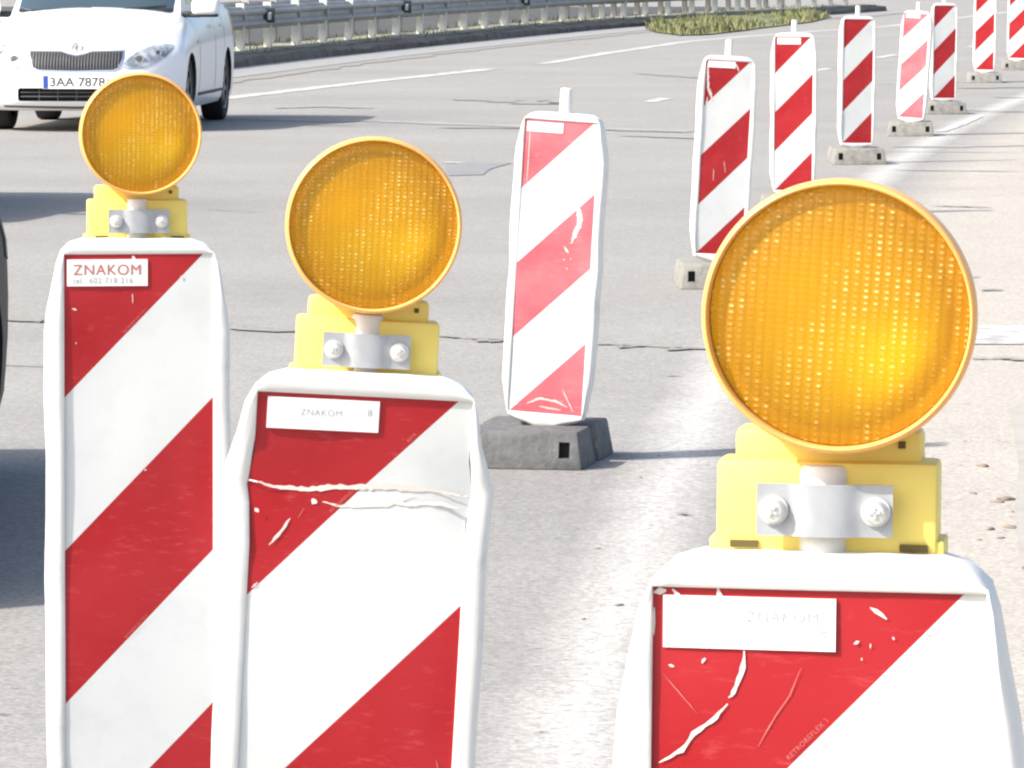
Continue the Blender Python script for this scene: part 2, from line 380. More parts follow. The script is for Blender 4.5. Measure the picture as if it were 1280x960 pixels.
# kerb: foot of the raised verge under the guardrail
foot_px = [(-40, 127), (120, 107), (290, 86), (400, 73), (520, 60), (640, 48), (720, 40), (800, 33), (900, 27), (1010, 21), (1110, 14)]
foot = G(*foot_px)
def resample(P, step):
    out = [P[0].copy()]; acc = 0
    for a, b in zip(P, P[1:]):
        L = (b - a).length; s = step - acc
        while s <= L: out.append(a.lerp(b, s / L)); s += step
        acc = L - (s - step)
    return out
def smooth_path(P, it=30):
    P = [p.copy() for p in P]
    for _ in range(it):
        P = [P[0]] + [(P[i - 1] + P[i] * 2 + P[i + 1]) / 4 for i in range(1, len(P) - 1)] + [P[-1]]
    return P
foot = smooth_path(resample(foot, .5), 60)
def sweep(path, prof, name, m, jit=0.0, close=True, sm=30):
    """prof: list of (offset to the left of travel, z)"""
    V = []; Fc = []; k = len(prof)
    for i, p in enumerate(path):
        t = (path[min(i + 1, len(path) - 1)] - path[max(i - 1, 0)]); t.z = 0; t.normalize(); nr = Vector((-t.y, t.x, 0))
        for j, (o, z) in enumerate(prof):
            jj = (mnoise.noise(Vector((i * .35, j * 3.7, 0))) * jit) if 0 < z else 0
            V.append(Vector((p.x, p.y, 0)) + nr * (o + jj) + Vector((0, 0, z + jj * .4)))
    for i in range(len(path) - 1):
        for j in range(k if close else k - 1):
            a, b = i * k + j, i * k + (j + 1) % k
            Fc.append((a, b, b + k, a + k))
    if close: Fc += [tuple(range(k - 1, -1, -1)), tuple(range((len(path) - 1) * k, len(path) * k))]
    return mesh(name, V, Fc, m, sm=sm)
kerb = put('kerb', sweep(foot, [(0, -.05), (.02, .10), (.07, .125), (.28, .14), (.28, -.05)], 'kerb', M['kerb'], jit=.12)); tag(kerb, kind='structure')
verge = put('verge', sweep(foot, [(.27, -.05), (.27, .15), (.6, .17), (1.4, .16), (1.9, .10), (2.3, -.05)], 'verge', M['gravel'], jit=.06)); tag(verge, kind='structure')
dust = put('gutter_dust', sweep(foot, [(-.9, .005), (-.02, .012)], 'gutter_dust', M['crack_pale'], close=False)); tag(dust, kind='structure')
ribbon([p + Vector((1.15, -.2, 0)) for p in foot[::2]], .28, .006, M['crack'], 'road_crack', jit=.5)

median_shade = put('median_shade', sweep(foot, [(2.2, -.05), (2.25, .06), (4.5, .10), (24.5, .05), (24.6, -.05)], 'median_shade', M['median_shade'], jit=.05)); tag(median_shade, kind='structure')
# guardrail on the verge: two beams, a row of posts, reflectors
def offset_path(path, d):
    out = []
    for i, p in enumerate(path):
        t = (path[min(i + 1, len(path) - 1)] - path[max(i - 1, 0)]); t.z = 0; t.normalize()
        out.append(p + Vector((-t.y, t.x, 0)) * d)
    return out
def wprofile(side):
    pts = [(0, -.155), (.02, -.15), (.035, -.12), (.078, -.095), (.078, -.06), (.03, -.025), (.03, .025), (.078, .06), (.078, .095), (.035, .12), (.02, .15), (0, .155)]
    a = [(-side * x, z) for x, z in pts]; b = [(-side * (x - .006), z) for x, z in reversed(pts)]
    return a + b
line = offset_path(foot, .62)
RAILZ = .60
def guardrail(line, label, group, reflectors, lean):
    root = empty('guardrail', line[0]); tag(root, label, 'guardrail', group)
    inv = -Vector(line[0])
    loc = [p + inv for p in line]
    def swp(side, off, nm): 
        me = sweep(offset_path(loc, off), [(o, z + RAILZ) for o, z in wprofile(side)], nm, M['rail'], sm=50); return put(nm, me, root)
    swp(1, -.06, 'beam'); swp(-1, .20, 'beam')
    L = resample(loc, 2.05)
    bm = bmesh.new(); add_box(bm, (0, 0, .38), (.11, .012, .84), .003, 1); add_box(bm, (-.05, .03, .38), (.012, .06, .84), .003, 1); add_box(bm, (.05, .03, .38), (.012, .06, .84), .003, 1)
    pm = from_bm('post', bm, M['rail_post'] if reflectors else M['rail'])
    bm = bmesh.new(); add_box(bm, (0, .03, 0), (.16, .09, .16), .004, 1); sm_ = from_bm('spacer', bm, M['rail'])
    for i, p in enumerate(L[1:-1]):
        nx = L[i + 2] - L[i]; a = math.atan2(nx.y, nx.x) - math.pi / 2
        po = put('post', pm, root, p + Vector((.05, 0, .0)), (R(random.uniform(-1.5, 1.5)), R(random.uniform(-2.5, 2.5)), a))
        put('spacer', sm_, po, (.0, 0, RAILZ - .0))
    if reflectors:
        for px, py in ((498, 12), (645, 6), (322, 20), (793, 2)):
            best = min(range(len(loc) - 1), key=lambda i: abs((at_screen(Vector(line[i]) + Vector((0, 0, RAILZ))))[0] - px))
            p = offset_path(loc, -.16)[best]
            rr = put('reflector', REFM, root, p + Vector((0, -.02, RAILZ + .02)))
    return root
def at_screen(P):
    v = Vector(P) - Vector((0, 0, CAM_H)); fwd = Vector((0, math.cos(PITCH), -math.sin(PITCH))); up = Vector((0, math.sin(PITCH), math.cos(PITCH)))
    z = v.dot(fwd); return (640 + F_PX * v.x / z, 480 - F_PX * v.dot(up) / z)
bm = bmesh.new(); add_box(bm, (0, 0, 0), (.17, .03, .20), .01, 1)
add_box(bm, (.01, -.018, -.01), (.05, .012, .10), .004, 1)
for f in bm.faces:
    if f.calc_center_median().y < -.0155: f.material_index = 1
REFM = from_bm('reflector', bm, [M['reflector'], M['reflector_face']])
guardrail(line, 'galvanised steel guardrail on the kerbed verge beside the far lane', 'guardrails along the road', True, 0)
guardrail([p for p in offset_path(foot, 1.75)], 'second guardrail glimpsed through the gaps behind the front guardrail', 'guardrails along the road', False, 0)

# grass on the verge, right half
gpx = [(806, 36), (818, 41), (850, 45), (885, 44), (930, 39), (950, 36), (985, 32), (1015, 28), (1040, 22), (1020, 20), (985, 21), (900, 27), (820, 32)]
gpts = G(*gpx)
gv = put('grass_bank', mesh('grass_bank', [p + Vector((0, 0, .02 if i < 9 else .12)) for i, p in enumerate(gpts)], [tuple(range(len(gpts)))], M['soil'])); tag(gv, kind='structure')
def in_poly(x, y, P):
    c = False; j = len(P) - 1
    for i in range(len(P)):
        if (P[i][1] > y) != (P[j][1] > y) and x < (P[j][0] - P[i][0]) * (y - P[i][1]) / (P[j][1] - P[i][1]) + P[i][0]: c = not c
        j = i
    return c
V, Fc = [], []
def blade(p, h, ww):
    a = random.uniform(0, 6.28); d = Vector((math.cos(a), math.sin(a), 0)) * ww; ln = Vector((random.uniform(-.5, .5), random.uniform(-.5, .5), 0)) * h
    k = len(V); V.extend([p - d, p + d, p + ln * .4 + d * .6 + Vector((0, 0, h * .6)), p + ln + Vector((0, 0, h))]); Fc.append((k, k + 1, k + 2, k + 3))
P2 = [(p.x, p.y) for p in gpts]; xs = [p[0] for p in P2]; ys = [p[1] for p in P2]
n = 0
while n < 5500:
    x, y = random.uniform(min(xs), max(xs)), random.uniform(min(ys), max(ys))
    if not in_poly(x, y, P2): continue
    n += 1; cl = mnoise.noise(Vector((x * .9, y * .35, 0)))
    if cl < -.08 and random.random() < .85: continue
    blade(Vector((x, y, .02)), random.uniform(.04, .16) * (1 + 1.3 * cl), random.uniform(.01, .03))
for i in range(1600):
    j = random.randrange(len(foot) - 1); p = foot[j].lerp(foot[j + 1], random.random()); t = foot[j + 1] - foot[j]; t.normalize()
    if mnoise.noise(Vector((p.x * .3, p.y * .3, 5))) < -.05: continue
    p = p + Vector((-t.y, t.x, 0)) * random.uniform(.22, 1.6)
    blade(Vector((p.x, p.y, .14)), random.uniform(.03, .11), .012)
gr = put('grass', mesh('grass', V, Fc, M['grass'])); tag(gr, 'short sunlit grass growing along the foot of the guardrail', 'grass', kind='stuff')

# ------------------------------------------------------------------ board and base builders
HW, TOP, IW, PT, PB = .146, .995, .1175, .970, .020
HP = .2425; PZ0 = PT + .016
def outline():
    half = [(0, TOP), (.045, TOP), (.085, TOP - .001), (.105, TOP - .007), (.119, TOP - .020), (.127, TOP - .04), (.134, TOP - .075), (.142, TOP - .115), (HW, TOP - .15), (HW, .80), (HW, .70), (.1455, .55), (.145, .4), (.145, .25),
            (.143, .13), (.134, .08), (.126, .035), (.117, .005), (.095, -.006), (.06, -.016), (.03, -.030), (0, -.032)]
    dense = []
    for a, b in zip(half, half[1:]):
        k = max(1, int(math.hypot(b[0] - a[0], b[1] - a[1]) / .03))
        for i in range(k): dense.append((a[0] + (b[0] - a[0]) * i / k, a[1] + (b[1] - a[1]) * i / k))
    dense.append(half[-1])
    return dense + [(-x, z) for x, z in reversed(dense[1:-1])]
OUT = outline()
def warp_z(seed, v, crease):
    """small dents in the hollow frame and, for one board, the kink across it"""
    n = mnoise.noise(Vector((v.x * 9, v.z * 7, seed * 5.3)))
    v.y += n * .004
    if abs(v.x) > .12: v.x += mnoise.noise(Vector((seed, v.z * 8, 1.5))) * .004
    if crease and v.z > crease:
        a = R(-9); dz = v.z - crease; v.y, v.z = v.y + dz * math.sin(a) , crease + dz * math.cos(a)
    if crease and abs(v.z - crease) < .035 and abs(v.x) > .115:
        v.x *= 1 + .05 * (1 - abs(v.z - crease) / .035); v.y += .006
    return v
def frame_mesh(seed, crease=None):
    bm = bmesh.new(); prof = [(0, .030), (0, .004), (.04, -.010), (.14, -.0175), (.34, -.021), (.70, -.021), (.92, -.0200), (1.0, -.0185), (1.0, -.0150)]
    rings = []
    for t, y in prof:
        ring = []
        for x, z in OUT:
            ix, iz = max(-IW, min(IW, x)), max(PB, min(PT, z))
            tt = t
            ring.append(bm.verts.new((x + (ix - x) * tt, y, z + (iz - z) * tt)))
        rings.append(ring)
    # back: inward step and back face
    back = [bm.verts.new((x * .93, .033, .48 + (z - .48) * .985)) for x, z in OUT]
    n = len(OUT)
    for a, b in [(back, rings[0])] + list(zip(rings, rings[1:])):
        for i in range(n): bm.faces.new((a[i], a[(i + 1) % n], b[(i + 1) % n], b[i]))
    bm.faces.new(back)
    bmesh.ops.remove_doubles(bm, verts=bm.verts, dist=.0004)
    if crease:
        bmesh.ops.bisect_plane(bm, geom=bm.verts[:] + bm.edges[:] + bm.faces[:], plane_co=(0, 0, crease), plane_no=(0, 0, 1))
    for v in bm.verts: warp_z(seed, v.co, crease)
    me = from_bm('frame', bm, M['plastic'], 40)
    return me
def panel_mesh(seed, red, crease=None):
    bm = bmesh.new(); Y = -.0160
    def zline(k, x): # border k at lateral x  (d/HP + (x+IW)/(2IW) = k)
        return PZ0 - HP * (k - (x + IW) / (2 * IW))
    for k in range(5):
        poly = []
        # clip strip k..k+1 against the panel rectangle
        pts = [(-IW, zline(k, -IW)), (IW, zline(k, IW)), (IW, zline(k + 1, IW)), (-IW, zline(k + 1, -IW))]
        def clip(P, inside, cut):
            out = []
            for i in range(len(P)):
                a, b = P[i - 1], P[i]
                if inside(b):
                    if not inside(a): out.append(cut(a, b))
                    out.append(b)
                elif inside(a): out.append(cut(a, b))
            return out
        def cz(zz): return lambda a, b: (a[0] + (b[0] - a[0]) * (zz - a[1]) / (b[1] - a[1]), zz)
        pts = clip(pts, lambda p: p[1] <= PT + 1e-9, cz(PT)); pts = clip(pts, lambda p: p[1] >= PB - 1e-9, cz(PB))
        f = bm.faces.new([bm.verts.new((x, Y, z)) for x, z in pts]); f.material_index = 0 if k % 2 == 0 else 1
    bmesh.ops.remove_doubles(bm, verts=bm.verts, dist=.0005)
    bmesh.ops.subdivide_edges
    for zz in [PB + (PT - PB) * i / 14 for i in range(1, 14)] + ([crease] if crease else []):
        bmesh.ops.bisect_plane(bm, geom=bm.verts[:] + bm.edges[:] + bm.faces[:], plane_co=(0, 0, zz), plane_no=(0, 0, 1))
    for xx in (-.08, -.04, 0, .04, .08):
        bmesh.ops.bisect_plane(bm, geom=bm.verts[:] + bm.edges[:] + bm.faces[:], plane_co=(xx, 0, 0), plane_no=(1, 0, 0))
    for v in bm.verts:
        warp_z(seed, v.co, crease)
        v.co.y += .0015 * math.sin(v.co.z * 9 + seed * 2)
    for f in bm.faces:
        if f.normal.y > 0: f.normal_flip()
    me = from_bm('panel', bm, [red, M['white_film']], 60, normals=False)
    return me
def panel_y(seed, x, z, crease=None):
    z = z + .030 * max(0, min(1, (z - .02) / .6))
    v = warp_z(seed, Vector((x, -.0160, z)), crease); return Vector((v.x, v.y + .0015 * math.sin(v.z * 9 + seed * 2), v.z))
def post_mesh(zt):
    bm = bmesh.new(); add_lathe(bm, [(.0185, -.10), (.0185, zt - .006), (.0165, zt - .001), (.012, zt)], 24, 'Z', cap0=True, cap1=True, c=(0, .0175, 0))
    return from_bm('post', bm, M['plastic'], 40)
PH = .345 * 0 + .0   # unused
FR, PN, PS = {}, {}, {}
def stroke_mesh(strokes, name, m, seed, crease=None, lift=.0011):
    """thin irregular patches lying on the film: strokes = list of (points, width)"""
    V, Fc = [], []
    for pts, wd in strokes:
        P = []
        for a, b in zip(pts, pts[1:]):
            k = max(2, int(math.hypot(b[0] - a[0], b[1] - a[1]) / .004))
            P += [(a[0] + (b[0] - a[0]) * i / k, a[1] + (b[1] - a[1]) * i / k) for i in range(k)]
        P.append(pts[-1])
        base = len(V); N_ = len(P)
        for i, (x, z) in enumerate(P):
            a, b = P[max(i - 1, 0)], P[min(i + 1, N_ - 1)]; tx, tz = b[0] - a[0], b[1] - a[1]; L = math.hypot(tx, tz) or 1; nx, nz = -tz / L, tx / L
            e = min(1, .25 + 3 * min(i, N_ - 1 - i) / N_); hw = wd / 2 * e * random.uniform(.6, 1.15) * .85; o = random.uniform(-.12, .12) * wd
            for s in (-1, 1):
                q = panel_y(seed, x + nx * (o + s * hw), z + nz * (o + s * hw), crease); V.append(q + Vector((0, -lift, 0)))
        Fc += [(base + 2 * i, base + 2 * i + 1, base + 2 * i + 3, base + 2 * i + 2) for i in range(N_ - 1)]
    return mesh(name, V, Fc, m)
def sticker(parent, seed, x0, x1, z0, z1, texts=(), crease=None, border=None):
    c = [panel_y(seed, x, z, crease) for x, z in ((x0, z0), (x1, z0), (x1, z1), (x0, z1))]
    yy = min(p.y for p in c) - .0012
    V = [(p.x, p.y - .0022, p.z) for p in c] + [(p.x, p.y + .0004, p.z) for p in c]
    s = put('sticker', mesh('sticker', V, [(0, 1, 2, 3)] + [(i, i + 4, (i + 1) % 4 + 4, (i + 1) % 4) for i in range(4)], M['sticker']), parent)
    for body, size, tx, tz, mm, bold, spc in texts:
        me = text_mesh(body, size, mm, bold, spc)
        w_ = max(v.co.x for v in me.vertices) + tx - x1 + .005
        if w_ > 0:
            k_ = (x1 - .005 - tx) / (x1 - .005 - tx + w_)
            for v in me.vertices: v.co.x *= k_
        for v in me.vertices:
            X_, Z_ = v.co.x + tx, v.co.y + tz + .03
            a_ = (X_ - c[0].x) / (c[1].x - c[0].x); b_ = (Z_ - c[0].z) / (c[3].z - c[0].z)
            yb = (c[0].y * (1 - a_) + c[1].y * a_) * (1 - b_) + (c[3].y * (1 - a_) + c[2].y * a_) * b_
            v.co = (X_, yb - .0026 - (.00015 if tx == -.1032 else 0), Z_)
        put('lettering', me, s)
    return s
def base_mesh(m, key):
    bm = bmesh.new()
    for yc in (-.17, .17):
        add_box(bm, (0, yc, .062), (.42, .28, .124), .008, 2, taper=(.91, .80))
    add_box(bm, (0, 0, .035), (.36, .10, .070), .006, 1)
    me = from_bm('base', bm, [m, M['pocket']], 30)
    cs = []
    for yc, s in ((-.30, -1), (.30, 1)):
        for xc in (-.150, .150):
            b2 = bmesh.new(); add_box(b2, (xc, yc, .064), (.036, .09, .052)); cs.append(from_bm('c', b2, [m, M['pocket']], None))
    for c in cs:
        for p in c.polygons: p.material_index = 1
    out = boolean(me, cs)
    for p in out.polygons: p.use_smooth = True
    out.set_sharp_from_angle(angle=R(30))
    return out
BASES = {k: base_mesh(M[k], k) for k in ('rubber_grey', 'rubber_pale', 'rubber_mid')}

def board(cx, P, yaw, roll, seed, red='red_film', crease=None, zt=1.075, label='', pitch=0.0, group='red and white boards along the lane'):
    root = empty('barrier_board', P, (R(pitch), R(roll), R(-yaw)))
    tag(root, label, 'traffic board', group)
    key = (seed % 3, crease)
    if key not in FR: FR[key] = frame_mesh(seed % 3, crease)
    kp = (seed % 3, crease, red)
    if kp not in PN: PN[kp] = panel_mesh(seed % 3, M[red], crease)
    if zt not in PS: PS[zt] = post_mesh(zt)
    put('frame', FR[key], root); pn = put('panel', PN[kp], root); put('post', PS[zt], root)
    return root, pn, seed % 3
def base(P, yaw, key, label):
    o = put('board_base', BASES[key], None, P, (0, 0, R(-yaw))); tag(o, label, 'base', 'plastic bases under the boards'); return o

# boards standing down the lane: (base px x, base centre py, yaw, roll, film, base material, labels)
far = [
 (682, 576, 15, 3.5, 'glare_film', 'rubber_grey', 'glare-painted pink and white leaning board with a white gouge, on a dark grey base',
  'dark grey plastic base with a square pocket under the leaning pink board'),
 (897, 357, -9, 3.2, 'red_film', 'rubber_pale', 'red and white board with torn film at top left, just behind the largest lamp',
  'pale base half hidden by the largest orange lamp'),
 (991, 269, 4, 0.3, 'red_film', 'rubber_pale', 'red and white board whose foot is hidden right behind the largest orange lamp',
  'pale base wholly hidden behind the largest orange lamp'),
 (1070, 204, -12, 0.8, 'red_film', 'rubber_pale', 'upright square topped red and white board, third from the largest lamp',
  'pale grey base with two dark pockets under the upright board'),
 (1138, 169, 18, 3.6, 'glare_film', 'rubber_pale', 'glare-painted pink and white board tilted right, overlapping a darker board behind it',
  'pale base with a dark right end under the tilted pink board'),
 (1179, 142, -14, 0.6, 'red_film', 'rubber_pale', 'dark red and white board half hidden behind the tilted pink board',
  'small pale base under the half hidden dark red board'),
 (1230, 103, 8, 0.9, 'red_film', 'rubber_mid', 'small distant red and white board second from the right edge',
  'dark weathered base under the distant board second from the right edge'),
 (1271, 87, 12, 1.2, 'red_film', 'rubber_pale', 'most distant red and white board cut by the right edge of the photo',
  'pale base of the most distant board at the right edge'),
]
PANS = []
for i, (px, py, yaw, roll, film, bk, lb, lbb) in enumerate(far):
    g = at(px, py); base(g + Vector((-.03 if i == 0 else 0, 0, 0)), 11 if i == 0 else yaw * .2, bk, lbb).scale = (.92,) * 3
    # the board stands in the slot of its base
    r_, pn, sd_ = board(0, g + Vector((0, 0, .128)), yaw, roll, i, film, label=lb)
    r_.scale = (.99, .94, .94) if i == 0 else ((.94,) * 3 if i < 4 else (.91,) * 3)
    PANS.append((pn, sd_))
# fittings of the far boards
def tg(parent, strokes, m, seed, name='scratch', crease=None):
    for st in strokes: put(name, stroke_mesh([st], name, M[m], seed, crease), parent)
pn, s_ = PANS[0]
sticker(pn, s_, -.110, .005, .900, .932)
tg(pn, [([(.045, .66), (.066, .665), (.075, .63), (.07, .60), (.058, .565), (.05, .55)], .020), ([(.03, .54), (.045, .52)], .008), ([(.028, .50), (.036, .50)], .006),
        ([(.05, .505), (.056, .502)], .005), ([(.04, .475), (.046, .47)], .005)], 'chip', s_)
tg(pn, [([(-.06, .045), (-.02, .065), (.03, .06), (.07, .045)], .008), ([(-.02, .040), (.05, .034)], .006), ([(.05, .10), (.09, .03)], .004), ([(-.10, .93), (-.10, .72)], .003)], 'chip', s_)
pn, s_ = PANS[1]
sticker(pn, s_, -.108, .03, .905, .945 - .008)
tg(pn, [([(-.110, .92), (-.105, .86), (-.100, .80), (-.085, .765), (-.07, .75)], .014), ([(-.09, .80), (-.075, .73)], .012), ([(-.1, .76), (-.11, .70)], .009), ([(.03, .93), (.05, .89)], .008),
        ([(-.05, .42), (-.048, .36)], .003), ([(.0, .46), (.01, .40)], .003)], 'chip', s_)
pn, s_ = PANS[2]; sticker(pn, s_, -.105, .04, .895, .935)
pn, s_ = PANS[4]; sticker(pn, s_, -.100, .03, .900, .932)

# the three boards in the foreground, each with a warning lamp
def lamp(P, yaw, roll, tilt, label, dx=0, dz=0):
    root = empty('warning_lamp', P + Vector((dx, .011, dz)), (0, 0, R(-yaw))); tag(root, label, 'warning lamp', 'orange warning lamps on the front boards')
    if 'lamp' not in FR:
        L = {}
        # housing: two steps, flared foot, slots
        bm = bmesh.new(); add_box(bm, (0, .022, .030), (.156, .050, .066), .004, 2); add_box(bm, (0, .026, .0), (.166, .052, .016), .002, 2)
        add_box(bm, (0, .028, .067), (.132, .040, .036), .005, 2); add_box(bm, (0, .040, .085), (.07, .022, .04), .008, 2)
        L['housing'] = from_bm('housing', bm, M['yellow'], 40)
        bm = bmesh.new(); add_box(bm, (0, 0, 0), (.020, .002, .005)); L['slot'] = from_bm('slot', bm, M['dark_slot'], None)
        bm = bmesh.new(); add_box(bm, (0, 0, 0), (.005, .002, .005)); L['hole'] = from_bm('hole', bm, M['dark_slot'], None)
        # clamp: a hat-shaped strip bent round the post
        pr = [(-.048, -.0165), (-.027, -.0165), (-.022, -.0180), (-.018, -.0205), (-.010, -.0225), (0, -.0232), (.010, -.0225), (.018, -.0205), (.022, -.0180), (.027, -.0165), (.048, -.0165)]
        V, Fc = [], []
        for x, y in pr:
            for z in (-.0185, .0185): V += [(x, y, z), (x * .99, y + .0028, z)]
        k = len(pr)
        for i in range(k - 1):
            a = i * 4; b = a + 4
            Fc += [(a, b, b + 2, a + 2), (a + 1, a + 3, b + 3, b + 1), (a, a + 1, b + 1, b), (a + 2, b + 2, b + 3, a + 3)]
        Fc += [(0, 2, 3, 1), (4 * k - 4, 4 * k - 3, 4 * k - 1, 4 * k - 2)]
        L['clamp'] = mesh('clamp', V, Fc, M['galv'], sm=30)
        bm = bmesh.new(); add_lathe(bm, [(.004, .012), (.004, -.006), (.0105, -.006), (.0105, -.0085), (.0085, -.0085), (.0085, -.012), (.0065, -.0150), (.002, -.0160)], 20, 'Y', cap0=True, cap1=True)
        add_box(bm, (0, -.0162, 0), (.008, .0015, .0015)); add_box(bm, (0, -.0162, 0), (.0015, .0015, .008))
        L['bolt'] = from_bm('bolt', bm, M['bolt'], 30)
        # lamp head
        R0 = .0965; n = 128
        bm = bmesh.new()
        add_lathe(bm, [(.030, .050), (.050, .048), (.080, .034), (.0905, .022), (R0 - .002, .010), (R0 - .0005, -.004), (R0, -.020), (R0 - .0008, -.026), (R0 - .002, -.029), (R0 - .0035, -.0295), (R0 - .0048, -.028),
                       (R0 - .0052, -.024), (R0 - .0054, -.014)], n, 'Y', cap0=True)
        L['rim'] = from_bm('rim', bm, M['orange_rim'], 50)
        bm = bmesh.new(); ri = R0 - .0056
        add_lathe(bm, [(ri, -.016), (ri * .995, -.0185), (ri * .9, -.0200), (ri * .7, -.0220), (ri * .45, -.0235), (ri * .2, -.0242), (.001, -.0244)], n, 'Y', cap1=True)
        L['lens'] = from_bm('lens', bm, M['lens'], 60)
        bm = bmesh.new()
        add_lathe(bm, [(ri, -.0120), (ri * .95, -.004), (ri * .85, .005), (ri * .7, .0125), (ri * .5, .0190), (ri * .3, .0230), (ri * .1, .0245), (.002, .025)], 96, 'Y', cap1=True)
        L['reflector'] = from_bm('reflector', bm, M['bowl'], 50)
        bm = bmesh.new(); add_lathe(bm, [(.006, .025), (.006, .018), (.004, .014), (.001, .013)], 24, 'Y', cap1=True, cap0=True); L['bulb'] = from_bm('bulb', bm, M['bulb'], 40)
        FR['lamp'] = L
    L = FR['lamp']
    # housing group tilts with the post; the head tilts a little more
    h = put('housing', L['housing'], root, (0, 0, 0), (0, R(roll), 0)); put('slot', L['slot'], h, (-.058, -.0045, .004)); put('slot', L['slot'], h, (.062, -.0045, .003)); put('hole', L['hole'], h, (.052, .0075, .075))
    c = put('clamp', L['clamp'], root, (0, -.001, .030), (0, R(roll), 0))
    for sx in (-.036, .036): put('bolt', L['bolt'], c, (sx, -.0108, 0), (0, R(random.uniform(0, 90)), 0))
    hd = (math.sin(R(tilt)) * .168, -.010, math.cos(R(tilt)) * .168)
    rim = put('rim', L['rim'], root, hd, (0, R(tilt), 0))
    put('lens', L['lens'], root, hd, (0, R(tilt), 0))
    put('reflector', L['reflector'], root, hd, (0, R(tilt), 0))
    return root

def front_board(px_top, py_top, depth, yaw, roll, seed, crease, pitch, lb, lamp_lb, base_lb, tilt, lyaw=None, dx=0, dz=0):
    T = at_depth(px_top, py_top, depth)
    up = Vector((math.sin(R(roll)), 0, math.cos(R(roll))))
    O = T - up * TOP
    r_, pn, s_ = board(0, O, yaw, roll, seed, 'red_film', crease, TOP + .061, lb, pitch, 'red and white boards along the lane')
    # stack of base plates under the board, the slot holds its post
    foot_ = Vector((O.x - math.sin(R(roll)) * .135, O.y, max(0, O.z - .135)))
    nb = base(Vector((foot_.x, foot_.y, 0)), yaw * .5, 'rubber_grey', base_lb)
    nb.scale = (1, 1, (O.z - .011) / .124)
    lamp(T + up * .0 + Vector((0, 0, .0)), yaw if lyaw is None else lyaw, roll, tilt, lamp_lb, dx, dz)
    return pn, s_
KC = .866; KS = .836
SC = 6800.0
pL, sL = front_board(172, 297, SC / 793, -9, .2, 10, None, 0,
    'front board at left with a lettered sticker, below the smallest lamp', 'smallest of the three orange lamps, in front of the white car',
    'plastic base under the left front board', .8, None, 0, -.004)
pM, sM = front_board(457, 463, SC / 1143, -4, 3.2, 11, KC, 0,
    'front board creased across below its top, with a blank white sticker', 'middle sized orange lamp above the creased board',
    'plastic base under the creased middle board', 2.6, None, 0, -.008)
pR, sR = front_board(1027, 690, SC / 1775, 8, 0.4, 12, None, 0,
    'nearest and largest board at lower right, scratched red film and blank sticker', 'largest and nearest orange lamp, in front of the distant boards',
    'plastic base under the nearest board', 3.6, None, .004, .000)
# left board: sticker with lettering
sticker(pL, sL, -.113, .014, .890, .932, [('ZNAKOM', .0235, -.104, .9075, M['sticker_ink_red'], 0, 1.10), ('ZNAKOM', .0235, -.1032, .9079, M['sticker_ink_red'], 0, 1.10), ('tel.: 602 718 216', .0125, -.104, .8945, M['ink_grey'], .0002, 1.10)])
tiny = lambda parent, s, x, z, ang, crease=None, body='RETROREFLEX TYP 2', size=.0050: put('lettering', _tiny(s, x, z, ang, crease, body, size), parent)
def _tiny(s, x, z, ang, crease, body, size):
    me = text_mesh(body, size, M['pinkscratch'], .0, 1.1)
    q = panel_y(s, x, z, crease)
    me.transform(Matrix.Translation((q.x, q.y - .0016, q.z)) @ Matrix.Rotation(-R(ang), 4, 'Y') @ Matrix.Rotation(math.pi / 2, 4, 'X')); return me
ang = math.degrees(math.atan2(HP, 2 * IW))
def on_line(k, x):
    z = PZ0 - HP * (k - (x + IW) / (2 * IW)) + .0045
    return z - .030 if z > .65 else (z - .02) / 1.05 + .02
tiny(pL, sL, -.022, on_line(1, -.022), ang); tiny(pL, sL, -.022, on_line(3, -.022), ang)
tiny(pM, sM, -.03, on_line(1, -.03), ang, KC); tiny(pM, sM, .05, on_line(1, .05), ang, KC)
tiny(pR, sR, -.02, on_line(1, -.02), ang, size=.0052)
tg(pL, [([(-.010, .878), (-.0095, .862)], .002), ([(.066, .905), (.069, .900)], .007), ([(-.105, .855), (-.098, .852)], .004), ([(-.10, .80), (-.098, .80)], .003), ([(-.005, .64), (-.004, .64)], .004),
        ([(.008, .60), (.012, .60)], .003), ([(-.010, .945 - .008), (-.006, .93)], .007)], 'chip', sL)
tg(pM, [([(-.117, KS + .004), (-.095, KS - .001), (-.06, KS - .004), (-.03, KS), (0, KS + .002), (.04, KS + .004), (.08, KS + .002), (.115, KS - .002)], .0075),
        ([(-.04, KS - .016), (-.02, KS - .020), (.005, KS - .018), (.03, KS - .017), (.05, KS - .008), (.06, KS - .004)], .0045),
        ([(-.052, KS - .014), (-.046, KS - .018)], .010), ([(.03, KS - .012), (.05, KS - .014), (.09, KS - .012), (.11, KS - .016)], .006),
        ([(-.075, .800), (-.084, .785), (-.096, .770)], .005), ([(-.113, .81), (-.110, .805)], .006), ([(-.113, .722), (-.106, .728)], .003),
        ([(-.012, .515), (-.008, .50), (-.004, .48), (-.002, .44)], .004), ([(-.016, .520), (-.010, .517)], .007)], 'chip', sM, crease=KC)
tg(pM, [([(-.06, .812), (-.066, .80)], .0012), ([(.10, .545), (.105, .52)], .002)], 'pinkscratch', sM, crease=KC)
sticker(pM, sM, -.106, .016, .900, .935, [('ZNAKOM', .010, -.07, .915, M['ink_faint'], 0, 1.1), ('8', .011, .003, .917, M['ink_faint'], 0, 1)], KC)
sticker(pR, sR, -.110, .012, .897, .934, [('ZNAKOM', .011, -.052, .917, M['ink_faint'], 0, 1.15), ('o', .010, .001, .921, M['ink_faint'], 0, 1), ('8', .010, .001, .907, M['ink_faint'], 0, 1)])
